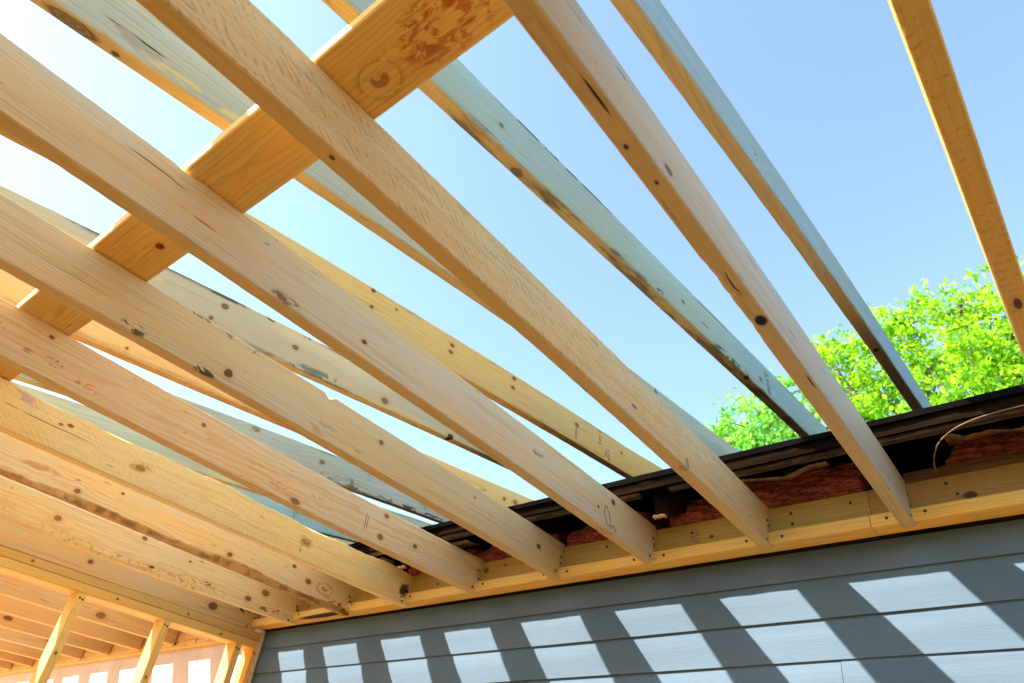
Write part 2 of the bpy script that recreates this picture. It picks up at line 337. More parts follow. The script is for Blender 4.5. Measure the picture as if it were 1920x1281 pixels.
for k in range(0, 20):
    o_ = dict(JOPT.get(k, dict(base=[(.62, .42, .19), (.58, .39, .17), (.62, .44, .22)][k % 3], seed=30+k, grain=.9)))
    sd = o_.pop('seed')
    mt = wood('joist_wood', seed=sd, under_warm=(.66, .45, .16) if k in (1, 2, 3, 4, 5) else None, knots=JK.get(k, ()), smudges=JM.get(k, ()), **o_)
    y1 = YL-.0006 if k < 10 else 2.150
    loc = jplace(k)(0, -.92, 0)
    jo = stick('ceiling_joist', T, DJ, -.92, y1, jplace(k), mt, seg=150, wob=WOB.get(k, wob_std()), loc=loc, seed=k)
    lab = JL.get(k) or '%s joist beyond the stud wall, counting from its top plates' % ORD[k-10]
    if k > 15: lab = '%s joist beyond the stud wall, short and bright in the bottom left corner' % ORD[k-10]
    tag(jo, lab, 'joist', 'ceiling joists hung on the ledger' if k < 10 else 'joists of the room beyond the stud wall')
    joists[k] = jo
    rn = random.Random(k+70)
    if k < 10:
        for (yy, zz) in ((2.112, .030), (2.113, .062), (2.108, .085), (2.085, .014)):
            zz += rn.uniform(-.006, .006); yy += rn.uniform(-.006, .004)
            nail(jo, jplace(k)(.0005, yy, zz), (1, 0, 0))
stamp(joists[3], 'E\nS', onface(3, 1.433, .080), .030, 90)
stamp(joists[4], 'ES', onface(4, 1.60, .10), .014, 0)
stamp(joists[8], 'H', onface(8, .50, .08), .02, 30, m_ink)

def pencil(parent, pts, axis, r=.0011):
    # a hand drawn mark: thin line lying on the face
    V = []; Fc = []
    for i, p in enumerate(pts):
        q = pts[min(i+1, len(pts)-1)]; p0 = pts[max(i-1, 0)]
        d = Vector((q[0]-p0[0], q[1]-p0[1])).normalized(); n = Vector((-d.y, d.x))*r*(1+.5*math.sin(i*1.7))
        for sgn in (-1, 1):
            a = (p[0]+n.x*sgn, p[1]+n.y*sgn)
            for o_ in (.0006, .0002): V.append(axis(a[0], a[1], o_))
    for i in range(len(pts)-1):
        b = i*4; c = b+4
        Fc += [(b, c, c+2, b+2), (b+1, b+3, c+3, c+1), (b, b+1, c+1, c), (b+2, c+2, c+3, b+3)]
    me = mesh_from('pencil_mark', [Vector(v)-parent.location for v in V], Fc); return link('pencil_mark', me, m_ink, parent)
def loop(cy, cz, ry, rz, tilt=0, a0=0, a1=6.6, n=30):
    L = []
    for i in range(n+1):
        a = a0+(a1-a0)*i/n; u, v = ry*math.cos(a), rz*math.sin(a); L.append((cy+u*math.cos(tilt)-v*math.sin(tilt), cz+u*math.sin(tilt)+v*math.cos(tilt)))
    return L
side3 = lambda a, b, o: jplace(3)(o, a, b); und3 = lambda a, b, o: jplace(3)(b, a, -o)
side2 = lambda a, b, o: jplace(2)(o, a, b); und2 = lambda a, b, o: jplace(2)(b, a, -o)
pencil(joists[3], loop(1.812, .045, .014, .032, .35), side3, .0016)
pencil(joists[3], loop(1.848, .014, .012, .012, .5, -1, 3), side3, .0022)
pencil(joists[3], loop(1.800, -.022, .012, .010), und3); pencil(joists[3], loop(1.838, -.014, .014, .008, .4), und3)
pencil(joists[2], loop(1.556, .016, .005, .014, .2), side2); pencil(joists[2], loop(1.548, -.010, .013, .006, .1), und2)

# ------------------------------------------------------------------ rafters
RK = {1: [(-.026, .766, 0, .022, .016, .15), (-.006, 2.026, 0, .020, .012, .7), (0, .670, .063, .012, .010, .15), (0, 2.151, .05, .018, .010, .3), (0, 1.55, .06, .012, .008, .25)],
      2: [(-.022, -.045, 0, .055, .018, .35), (-.026, .034, 0, .008, .006, .9), (0, 2.119, .121, .01, .008, .4)],
      3: [(0, .974, .129, .010, .009, .8), (0, .985, .067, .010, .008, .8), (0, 1.354, .101, .014, .010, .6), (0, 1.352, .071, .014, .009, .6), (0, 1.705, .121, .015, .011, .6), (0, 1.705, .078, .015, .010, .6), (0, 2.148, .088, .018, .012, .5), (0, 1.08, .11, .008, .006, .5), (0, 2.52, .09, .012, .01, .4)],
      4: [(0, .708, .099, .014, .012, .55), (0, .683, .038, .009, .008, .5), (0, .989, .073, .016, .012, .5), (0, 1.417, .030, .024, .016, .35), (0, 1.79, .008, .02, .012, 1.)],
      5: [(0, 2.682, .075, .016, .014, .6), (0, 2.776, .078, .024, .018, .2), (0, .614, .029, .008, .007, .5)],
      6: [(0, 1.367, .120, .024, .014, .3), (0, 1.75, .08, .02, .014, .3)], 8: [(0, 2.232, .085, .014, .012, .5)]}
RM = {0: [(0, 1.10, .06, .02, .012, .008, (.15, .15, .12), 60, 1.2), (0, .55, .09, .02, .012, .008, (.15, .15, .12), 60, 1.2), (-.02, 2.1, 0, .012, .015, .01, BLK, 20, 2)],
      1: [(0, .90, .135, .01, .35, .006, (.03, .04, .045), 20, 1.2), (0, 1.45, .012, .02, .10, .012, (.05, .07, .07), 24, 1.3), (0, 1.85, .010, .02, .16, .014, (.05, .07, .07), 24, 1.0), (0, .75, .01, .01, .10, .006, (.25, .18, .1), 24, 1.0), (0, 1.70, .05, .01, .04, .005, (.25, .12, .08), 30, 1.6)],
      2: [(0, .045, .045, .02, .075, .004, BLK, 20, 2.0), (0, .06, .035, .02, .09, .02, (.36, .32, .26), 22, 1.2), (0, .18, .02, .02, .16, .016, (.62, .50, .22), 14, 1.2)],
      3: [(0, 2.145, .045, .01, .010, .045, (.40, .20, .12), 10, 2.), (0, 1.45, .03, .02, .65, .026, (.55, .46, .18), 8, .7)],
      4: [(0, 1.10, .012, .02, .18, .022, (.16, .21, .18), 16, 1.1), (0, .75, .134, .02, .5, .010, (.08, .10, .09), 20, 1.1), (0, .6, .085, .02, .25, .012, (.58, .46, .22), 16, .9), (0, 1.79, .0, .03, .02, .02, BLK, 20, 2)],
      6: [(0, 2.05, .10, .02, .10, .03, (.16, .24, .34), 30, .9), (0, 1.9, .03, .02, .25, .03, (.12, .20, .20), 22, .9), (0, 1.4, .11, .02, .06, .03, (.50, .36, .30), 30, .9), (0, 2.3, .01, .02, .5, .014, (.06, .06, .06), 22, 1.1)],
      7: [(0, 1.3, .12, .02, .05, .02, (.10, .10, .08), 40, 1.), (0, 1.1, .05, .02, .3, .03, (.45, .50, .30), 14, .9)]}
ROPT = {0: dict(base=(.25, .38, .50), seed=41, grain=.8), 1: dict(base=(.33, .47, .46), seed=42, green=.8, mould=.9, grain=1.), 2: dict(base=(.46, .50, .44), seed=43, green=.6), 3: dict(base=(.60, .43, .17), seed=44, mould=.5, grain=1.1),  # bluish bases carry the skylight on the rafter sides
        4: dict(base=(.52, .53, .40), seed=45, green=.55, mould=.9, grain=.9), 5: dict(base=(.78, .56, .25), seed=46, bark=.4), 6: dict(base=(.36, .47, .50), seed=47, green=.7, mould=.8), 7: dict(base=(.54, .56, .40), seed=48, green=.7, mould=.4), 8: dict(base=(.32, .50, .54), seed=49, green=.6)}  # bluish bases hold skylight too, the bright yellow one holds bounced sun
RL = {0: 'rightmost rafter, narrow and bluish, reaching the roof edge in front of the tree',
      1: 'rafter with mouldy side tinted skylight blue and swirling grain on its orange underside',
      2: 'rafter with long oval knot and black crack at top left, behind the saw marked joist',
      3: 'yellow brown rafter with pairs of knots and black grade lettering near the roof edge',
      4: 'pale green rafter with a black mouldy top edge and three small round knots',
      5: 'bright yellow sunlit rafter seen under the notched joist',
      6: 'stained rafter tinted skylight blue with a dark underside, seen above the red stamped joist',
      7: 'pale green rafter showing just above the ragged top edge of the cream joist',
      8: 'blue green rafter with teal lettering, low behind the cream joist'}
rafters = {}
for k in range(0, 19):
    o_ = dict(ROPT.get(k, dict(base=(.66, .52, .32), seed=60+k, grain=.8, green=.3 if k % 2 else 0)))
    sd = o_.pop('seed'); mt = wood('rafter_wood', seed=sd, under_warm=(.62, .42, .16), knots=RK.get(k, ()), smudges=RM.get(k, ()), **o_)
    loc = rplace(k)(0, -.75, 0)
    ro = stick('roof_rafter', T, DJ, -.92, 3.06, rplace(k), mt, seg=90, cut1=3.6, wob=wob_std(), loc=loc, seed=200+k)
    tag(ro, RL.get(k) or '%s rafter left of the teal lettered one, mostly hidden above the far joists' % ORD[k-9], 'rafter', 'sloping roof rafters above the joists')
    rafters[k] = ro
def rdir(o): o.rotation_euler.rotate(Matrix.Rotation(math.atan(PI_), 3, 'X')); return o
rdir(stamp(rafters[3], 'No 2', onface(3, 2.33, .100, 'R'), .034, 90))
rdir(stamp(rafters[3], 'TP\nSPF S', onface(3, 2.40, .035, 'R'), .026, 90, m_ink2))
rdir(stamp(rafters[1], 'KD-HT 031\nSPF No 2', onface(1, 2.22, .065, 'R'), .022, 90, m_ink2))
rdir(stamp(rafters[6], 'TP\nSPF', onface(6, 2.46, .05, 'R'), .026, 90, m_ink2))
rdir(stamp(rafters[8], 'S-P-F\n19', onface(8, 2.19, .075, 'R'), .026, 90, m_ink2))
rdir(stamp(rafters[5], 'KD 027', onface(5, 2.50, .075, 'R'), .018, 10, m_ink))
rdir(stamp(rafters[2], 'SPF', onface(2, 2.12, .125, 'R'), .020, 90, m_ink))

# ------------------------------------------------------------------ flat board across the joist tops
def sx(x):
    # height of the joist tops under the board, smoothly
    xs = [X0-S*k for k in range(20, -1, -1)]; zs = [lag(.31, JB[k][3:]) for k in range(20, -1, -1)]
    return float(np.interp(x, xs, zs))
def strap_place(x, y, z):          # length along world x, section x-> world y, z up
    return (y, .381+x, Z0+H+DJ+.0015+sx(y)+z)
mt = wood('strap_wood', base=(.78, .53, .17), seed=88, grain=.9, knots=[(-.05, -1.414, 0, .014, .010, .9)],
          smudges=[(-.060, -.53, 0, .065, .14, .02, (.62, .20, .04), 70, 1.0), (-.06, -.58, 0, .045, .06, .02, (.55, .15, .03), 46, 1.1), (-.050, -.685, 0, .042, .055, .02, (.50, .20, .05), 50, 1.5, 9), (-.09, -.52, 0, .03, .05, .02, (.60, .16, .02), 60, 1.0), (-.055, -.50, 0, .035, .035, .02, (.50, .10, .02), 30, 1.2)], ring=(-.07, .03))
st = stick('strapping_board', .140, .038, -4.9, .16, strap_place, mt, seg=80, loc=(-2.3, .31, Z0+H+DJ))
tag(st, 'flat board laid across the tops of the joists, with orange red stamp smears under it', 'board')

# ------------------------------------------------------------------ ledger, strip
def alongx(yb, zb, drop=lambda x: 0):      # section x-> -world y thickness, z up, length along world x
    return lambda x, y, z: (y, yb+x, Z0+zb+z+drop(y))
mt = wood('ledger_wood', base=(.46, .30, .07), seed=91, grain=.9, knots=[(0, -2.66, .05, .012, .010, .6), (0, -1.94, .05, .016, .012, .7), (0, -.95, .03, .008, .007, .6), (0, -1.75, .06, .009, .008, .6)])
ld = stick('ledger_board', T, .0895, -3.512, -.4490, lambda x, y, z: (y, YL-x, Z0+.939+z), mt, seg=60, loc=(-2, YL, Z0+.939))
tag(ld, 'long ledger board behind the joist ends, from the stud wall to the joint', 'ledger')
mt2 = wood('ledger_wood', base=(.42, .25, .07), seed=92, grain=1.4, knots=[(0, -.19, .02, .020, .012, .8)])
ld2 = stick('ledger_board', T, .0895, -.4475, 3.0, lambda x, y, z: (y, YL-x, Z0+.939+z), mt2, seg=40, loc=(1, YL, Z0+.939))
tag(ld2, 'right hand ledger board with darker grain beyond the joint beside the grey joist', 'ledger')
for lb, xs in ((ld, [(-3.02, .05), (-2.62, .03), (-2.60, .06), (-2.22, .06), (-2.21, .03), (-1.84, .06), (-1.36, .06), (-1.02, .055), (-.68, .060), (-.68, .025), (-.50, .06), (-3.10, .03), (-3.08, .06)]), (ld2, [(-.24, .066), (-.22, .030), (.1, .05)])):
    for x, z in xs: nail(lb, (x, YL-.0005, Z0+.939+z), (0, -1, 0))
SPL = [(-3.10, 2.128, .012), ]
mt = wood('strip_wood', base=(.74, .49, .13), seed=93, grain=.8, smudges=[(-.0, -2.93, .0, .035, .24, .012, (.012, .008, .006), 3, 2.6), (0, -1.6, .0, .02, .08, .01, (.35, .2, .07), 60, 1.)])
sp = stick('nailing_strip', YS-.001-D, T, -3.512, -.4515, lambda x, y, z: (y, D-x, Z0+H+z-.0006), mt, seg=80, wob=wob_std(.0004), loc=(-2, D, Z0+H))
tag(sp, 'long nailing strip above the grey siding, with a black split near the stud wall', 'strip')
mt = wood('strip_wood', base=(.76, .51, .13), seed=94, grain=.8)
sp2 = stick('nailing_strip', YS-.001-D, T, -.4495, 3.0, lambda x, y, z: (y, D-x, Z0+H+z-.0004), mt, seg=40, wob=wob_std(.0004), loc=(1, D, Z0+H))
tag(sp2, 'short bright nailing strip right of the crack below the grey joist', 'strip')
rn = random.Random(9)
for k in range(1, 9):
    xx = X0-S*k+JB[k][0]
    o = sp if k > 1 else sp2
    for dx in (.028,): nail(o, (xx+dx+rn.uniform(0, .015), D-.0006, Z0+H+.022+rn.uniform(-.005, .008)), (0, -1, 0))
    nail(sp, (xx-T-.025-rn.uniform(0, .02), D-.0006, Z0+H+.02), (0, -1, 0))
stamp(ld, 'NP\n0130', (-1.01, YL-.0007, Z0+.975), .022, 90, None, 'y')

# ------------------------------------------------------------------ stud wall
XP = -3.512
ZP = H-.0165
for i, (za, base, sd, lab) in enumerate(((ZP-.038, (.58, .40, .14), 101, 'upper top plate of the stud wall, just under the dark grained joist'), (ZP-.0775, (.70, .51, .18), 102, 'lower top plate of the stud wall, resting on the studs'))):
    mt = wood('plate_wood', base=base, seed=sd, grain=.5, knots=[(0, 1.0+.4*i, .02, .008, .006, .6), (0, 1.75+.2*i, .015, .008, .006, .6)])
    pl = stick('top_plate', .0895, T, -.9, YS+.012, (lambda za: lambda x, y, z: (XP+x-(.012 if za > ZP-.05 else .010)*(YS-y)/1.3, y, Z0+za+z))(za), mt, seg=50, loc=(XP, .6, Z0+za))
    tag(pl, lab, 'top plate', 'top plates of the stud wall')
SY = [.82, 1.233, 1.645, 2.047, 2.152]
SLAB = ['stud hidden at the left edge, nearest of the wall studs', 'left stud under the top plate, with bright sunlit left side', 'middle stud with a dark nail at its top, standing clear of the siding', 'left one of the two studs close together beside the siding', 'last stud against the siding corner, partly behind its twin']
for i, y0 in enumerate(SY):
    mt = wood('stud_wood', base=[(.76, .56, .20), (.76, .58, .22), (.76, .57, .22), (.76, .56, .22), (.74, .50, .18)][i], seed=110+i, grain=.6, knots=[(-.02, .75, 0, .008, .006, .8), (-.02, .25, 0, .008, .006, .8), (0, 1.9, .01, .02, .008, .5), (-.02, 1.2, 0, .01, .006, .7)][:4])
    stx = XP-.012*(YS-y0)/1.3
    # section: bc x -> thickness along world y, bc z -> depth along -world x, length down
    so_ = stick('wall_stud', T, .0885, 0, Z0+ZP-.0782, (lambda y0, stx: lambda x, y, z: (stx-.0006-z, y0+T+x, Z0+ZP-.0782-y))(y0, stx), mt, seg=50, loc=(stx, y0, 0), seed=i)
    tag(so_, SLAB[i], 'stud', 'studs of the wooden stud wall')
    nail(so_, (stx-.0002, y0+.012, Z0+ZP-.0782-.02), (1, 0, 0)); nail(so_, (stx-.0002, y0+.026, Z0+ZP-.0782-.024), (1, 0, 0))
mt = wood('plate_wood', base=(.6, .43, .2), seed=120)
bp_ = stick('bottom_plate', .0895, T, -.9, 2.19, lambda x, y, z: (XP+x-.012, y, -.0005+z), mt, seg=10, loc=(XP, .6, 0))
tag(bp_, 'bottom plate of the stud wall lying on the floor under the studs', 'bottom plate')

# ------------------------------------------------------------------ the existing house
house = bpy.data.objects.new('house', None); C.objects.link(house); house.location = (0, 3, 0)
tag(house, 'existing house with grey lap siding and a cut back dark roof edge', 'house')
def hlink(name, me, mat, parent=house):
    o = link(name, me, mat, parent); o.location = -Vector(house.location) if parent is house else (0, 0, 0); return o
def boxmesh(name, boxes):
    V = []; Fc = []
    for (x0, x1, y0, y1, z0, z1) in boxes:
        b = len(V); V += [(x0, y0, z0), (x1, y0, z0), (x1, y1, z0), (x0, y1, z0), (x0, y0, z1), (x1, y0, z1), (x1, y1, z1), (x0, y1, z1)]
        Fc += [(b, b+3, b+2, b+1), (b+4, b+5, b+6, b+7), (b, b+1, b+5, b+4), (b+1, b+2, b+6, b+5), (b+2, b+3, b+7, b+6), (b+3, b, b+4, b+7)]
    return mesh_from(name, V, Fc)
# siding, dutch lap
g = G('grey_siding'); P = g.n('ShaderNodeNewGeometry').outputs['Position']
em = g.noise(g.VM('MULTIPLY', P, (14, 30, 420)), 1, 4, .65, .4)
blt = g.noise(g.VM('MULTIPLY', P, (1.2, 1, 4)), 1, 3)
dirt = g.noise(g.VM('MULTIPLY', P, (30, 30, 30)), 1, 5, .75)
col = g.mix(g.mr(blt, .3, .7), (.098, .146, .200, 1), (.114, .170, .230, 1))
col = g.mix(g.M('MULTIPLY', g.mr(em, .4, .7), .16), col, (.07, .075, .08, 1))
col = g.mix(g.M('MULTIPLY', g.mr(dirt, .62, .74), .25), col, (.11, .10, .09, 1))
g.put(g.b.inputs['Base Color'], col); g.b.inputs['Roughness'].default_value = .8; g.b.inputs['Specular IOR Level'].default_value = .15; g.bump(em, .5, .0014)
m_siding = g.m
V = []; Fc = []
def course(zb, x0, x1, top=None, dy=0):
    E_ = .1165
    pr = [(.0088, 0), (.0002, 0), (0, .0015), (0, .060), (.0010, .072), (.0034, .088), (.0064, .104), (.0082, .112), (.0088, E_+.003)]
    if top: pr = [q for q in pr if zb+q[1] < top]+[(0.001, top-zb), (.0088, top-zb)]
    nx = max(2, int((x1-x0)/.05))
    b = len(V)
    rr_ = random.Random(int(zb*1000)+int(x0*10)); ph = rr_.uniform(0, 6)
    for i in range(nx+1):
        x = x0+(x1-x0)*i/nx
        w = .0012*math.sin(x*2.1+ph)+.0007*math.sin(x*6.3+ph*2)
        for (dy_, dz) in pr: V.append((x, YS+dy_+dy+(w if dy_ < .006 else 0), Z0+zb+dz+w*.6))
    n = len(pr)
    for i in range(nx):
        for j in range(n-1): Fc.append((b+i*n+j, b+(i+1)*n+j, b+(i+1)*n+j+1, b+i*n+j+1))
XE = 3.4
course(.8091, -3.498, XE, top=.8965)
zb = .8091-.1165; i = 0
while zb > -1.50:
    if i == 2: course(zb, -3.498, -.6252); course(zb, -.6238, XE, dy=-.0012)
    else: course(zb, -3.498, XE)
    zb -= .1161 if i < 3 else .1165; i += 1
hlink('siding', mesh_from('siding', V, Fc), m_siding)
# corner trim
g = G('trim_paint'); g.b.inputs['Base Color'].default_value = (.42, .40, .36, 1); g.b.inputs['Roughness'].default_value = .5
P = g.n('ShaderNodeNewGeometry').outputs['Position']; g.put(g.b.inputs['Base Color'], g.mix(g.mr(g.noise(P, 60, 4), .4, .7), (.46, .44, .40, 1), (.34, .32, .28, 1)))
hlink('corner_trim', boxmesh('corner_trim', [(-3.511, -3.500, YS-.014, YS+.02, 0, Z0+.884), (-3.500, -3.488, YS-.013, YS-.0105, 0, Z0+.884)]), g.m)
# sheathing wall core
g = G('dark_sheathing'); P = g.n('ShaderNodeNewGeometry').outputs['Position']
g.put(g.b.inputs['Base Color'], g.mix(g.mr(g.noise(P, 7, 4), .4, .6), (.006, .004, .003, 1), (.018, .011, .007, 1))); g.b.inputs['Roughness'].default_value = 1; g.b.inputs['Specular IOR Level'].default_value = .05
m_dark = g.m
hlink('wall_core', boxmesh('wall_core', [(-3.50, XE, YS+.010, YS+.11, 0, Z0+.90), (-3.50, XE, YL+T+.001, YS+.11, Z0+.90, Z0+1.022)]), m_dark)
# plywood sheathing, beyond the stud wall
g = G('plywood_sheathing'); P = g.n('ShaderNodeNewGeometry').outputs['Position']; sp_ = g.sep(P)
n1 = g.noise(g.VM('MULTIPLY', P, (22, 22, 2.0)), 1, 4, .6, .5); n2 = g.noise(g.VM('MULTIPLY', P, (2, 2, 2)), 1, 3)
gr = g.M('ABSOLUTE', g.M('SUBTRACT', g.M('FRACT', g.M('MULTIPLY', sp_[0], 3.28)), .5)); gr = g.mr(gr, .0, .022, 1., 0.)
col = g.mix(g.mr(n2, .3, .7), (.60, .50, .50, 1), (.64, .54, .56, 1)); col = g.mix(g.M('MULTIPLY', g.mr(n1, .45, .7), .25), col, (.46, .36, .33, 1))
col = g.mix(g.M('MULTIPLY', gr, .55), col, (.30, .22, .18, 1)); g.put(g.b.inputs['Base Color'], col); g.b.inputs['Roughness'].default_value = .8
g.bump(g.M('SUBTRACT', n1, g.M('MULTIPLY', gr, 3)), .3, .002)
hlink('plywood_sheathing', boxmesh('plywood_sheathing', [(-10.5, -3.512, YS, YS+.11, 0, Z0+.93)]), g.m)
# roof: shingles, decking, rafters
RS = .417
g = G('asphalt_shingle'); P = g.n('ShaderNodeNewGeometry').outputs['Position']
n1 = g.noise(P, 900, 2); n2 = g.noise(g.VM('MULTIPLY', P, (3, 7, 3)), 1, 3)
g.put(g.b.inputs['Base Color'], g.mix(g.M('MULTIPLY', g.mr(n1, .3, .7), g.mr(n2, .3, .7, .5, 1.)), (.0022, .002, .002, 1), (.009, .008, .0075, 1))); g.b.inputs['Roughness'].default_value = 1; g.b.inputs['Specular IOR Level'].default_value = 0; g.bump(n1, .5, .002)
m_sh = g.m
def slab(name, x0, x1, ya, yb, za, th, wav=0., nx=120, seed=0):
    """sloping slab; ya front edge, za top at y=2.16"""
    rr_ = random.Random(seed); V = []; Fc = []; step = 0
    for i in range(nx+1):
        x = x0+(x1-x0)*i/nx
        if rr_.random() < .10: step = rr_.uniform(-wav, wav)
        w = step+rr_.uniform(-wav, wav)*.35
        for (y, t) in ((ya+w, 0), (yb, 0), (yb, -th), (ya+w*.6, -th)):
            V.append((x, y, Z0+za+RS*(y-2.16)+t+(w*.35 if t == 0 else 0)))
    for i in range(nx):
        for j in range(4): Fc.append((i*4+j, i*4+(j+1) % 4, (i+1)*4+(j+1) % 4, (i+1)*4+j))
    Fc.append((3, 2, 1, 0)); Fc.append((nx*4, nx*4+1, nx*4+2, nx*4+3))
    return mesh_from(name, V, Fc)
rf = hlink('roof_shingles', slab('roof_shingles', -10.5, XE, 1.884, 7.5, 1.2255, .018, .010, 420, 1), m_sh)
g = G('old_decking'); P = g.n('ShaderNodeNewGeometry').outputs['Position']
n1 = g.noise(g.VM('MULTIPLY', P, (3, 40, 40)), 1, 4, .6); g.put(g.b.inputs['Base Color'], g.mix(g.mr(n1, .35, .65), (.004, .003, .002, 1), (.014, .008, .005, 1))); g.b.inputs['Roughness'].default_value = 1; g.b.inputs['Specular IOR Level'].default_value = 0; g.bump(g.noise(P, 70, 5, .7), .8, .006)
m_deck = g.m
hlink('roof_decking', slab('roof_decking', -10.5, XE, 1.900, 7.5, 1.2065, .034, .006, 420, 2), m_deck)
def ox(y, z, base, seed): return None
g = G('old_brown_wood'); P = g.n('ShaderNodeNewGeometry').outputs['Position']
n1 = g.noise(g.VM('MULTIPLY', P, (5, 60, 90)), 1, 4, .6); g.put(g.b.inputs['Base Color'], g.mix(g.mr(n1, .35, .65), (.26, .13, .06, 1), (.11, .055, .028, 1))); g.b.inputs['Roughness'].default_value = .9; g.bump(n1, .4, .002)
m_old = g.m
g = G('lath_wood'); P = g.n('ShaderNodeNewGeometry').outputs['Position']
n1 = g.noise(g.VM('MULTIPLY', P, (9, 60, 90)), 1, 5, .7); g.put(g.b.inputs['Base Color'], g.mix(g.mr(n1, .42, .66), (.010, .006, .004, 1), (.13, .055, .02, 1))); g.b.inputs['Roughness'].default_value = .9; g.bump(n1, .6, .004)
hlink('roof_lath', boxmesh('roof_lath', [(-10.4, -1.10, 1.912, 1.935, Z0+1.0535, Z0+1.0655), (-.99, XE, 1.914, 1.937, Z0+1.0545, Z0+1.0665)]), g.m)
hlink('wall_plate', boxmesh('wall_plate', [(-.342, XE, 2.134, 2.20, Z0+1.0292, Z0+1.061)]), m_old)
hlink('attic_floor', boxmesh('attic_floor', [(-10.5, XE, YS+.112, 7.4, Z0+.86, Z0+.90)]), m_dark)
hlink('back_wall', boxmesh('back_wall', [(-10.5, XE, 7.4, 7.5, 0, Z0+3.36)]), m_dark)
for xx in (-10.5, XE-.1):
    Vg = [(xx, 2.31, 0), (xx, 7.39, 0), (xx, 7.39, Z0+3.33), (xx, 2.31, Z0+1.21)]
    Vg += [(a+.1, b, c) for a, b, c in Vg]
    hlink('gable_wall', mesh_from('gable_wall', Vg, [(0, 1, 2, 3), (7, 6, 5, 4), (0, 4, 5, 1), (1, 5, 6, 2), (2, 6, 7, 3), (3, 7, 4, 0)]), m_siding)
for i, (xx, y0) in enumerate(((-.095, 2.20), (-.705, 2.20), (-1.082, 1.975), (-1.80, 2.22), (-2.311, 1.975), (-3.05, 2.20))):
    th = .044 if i in (2, 4) else .038
    Vr = []
    for x in (xx, xx+th):
        for (y, top) in ((y0, 1), (4.5, 1), (4.5, 0), (y0+.02, 0)):
            zt = 1.2065+RS*(y-2.16)-.0345; Vr.append((x, y, Z0+zt-(0 if top else .092)))
    o = hlink('house_rafter', mesh_from('house_rafter', Vr, [(0, 1, 2, 3), (7, 6, 5, 4), (0, 4, 5, 1), (1, 5, 6, 2), (2, 6, 7, 3), (3, 7, 4, 0)]), m_dark if i in (2, 4) else m_old)
    if i in (2, 4):   # bright piece: lit bottom of the dark tail put into colour
        rr_ = random.Random(i); Vb = []
        for a in range(9):
            for b in range(2):
                Vb.append((xx+th*a/8, y0-.001+b*.018, Z0+1.2065+RS*(y0-2.16)-.0345-.093-rr_.uniform(0, .006)))
        n_ = len(Vb); Vb += [(a, b, c+.006) for a, b, c in Vb]
        Fb = [(2*a, 2*a+2, 2*a+3, 2*a+1) for a in range(8)]+[(n_+2*a, n_+2*a+1, n_+2*a+3, n_+2*a+2) for a in range(8)]+[(2*a, n_+2*a, n_+2*a+2, 2*a+2) for a in range(8)]
        link('lit_end', mesh_from('lit_end', Vb, Fb), wood('lit_end_wood', base=(.6, .36, .2), seed=3), o)

# strip under the joists of the far room
mt = wood('strip_wood', base=(.72, .46, .19), seed=97, smudges=[(0, -4.35+.12*i, .03, .06, .035, .03, BLK, 30, 1.) for i in range(5)])
sf = stick('nailing_strip', .030, T, -10.4, -3.62, lambda x, y, z: (y, 2.158-x, Z0+.868+z), mt, seg=60, wob=wob_std(.0012), loc=(-7, 2.158, Z0+.868))
tag(sf, 'nailing strip beyond the stud wall, with dark scrawls, along the top of the pink sheathing', 'strip')
mt = wood('ledger_wood', base=(.66, .42, .17), seed=98)
lf = stick('ledger_board', .030, .115, -10.4, -3.62, lambda x, y, z: (y, 2.1585-x, Z0+.9065+z), mt, seg=60, loc=(-7, 2.1585, Z0+.9065))
tag(lf, 'ledger board beyond the stud wall, behind the joist ends of the far room', 'ledger')

# ------------------------------------------------------------------ insulation batts with paper facing
g = G('pink_insulation'); P = g.n('ShaderNodeNewGeometry').outputs['Position']
n1 = g.noise(g.VM('MULTIPLY', P, (22, 60, 75)), 1, 5, .72, 1.2); n2 = g.noise(P, 260, 3, .7)
col = g.mix(g.mr(n1, .35, .65), (.28, .045, .035, 1), (.86, .25, .20, 1)); col = g.mix(g.M('MULTIPLY', g.mr(n2, .5, .7), .4), col, (.25, .04, .03, 1))
g.put(g.b.inputs['Base Color'], col); g.b.inputs['Roughness'].default_value = 1; g.bump(g.M('ADD', n1, g.M('MULTIPLY', n2, .4)), 1., .010)
m_ins = g.m
g = G('kraft_paper'); P = g.n('ShaderNodeNewGeometry').outputs['Position']
g.put(g.b.inputs['Base Color'], g.mix(g.mr(g.noise(P, 30, 3), .4, .6), (.62, .46, .34, 1), (.42, .28, .19, 1))); g.b.inputs['Roughness'].default_value = .7
m_kraft = g.m
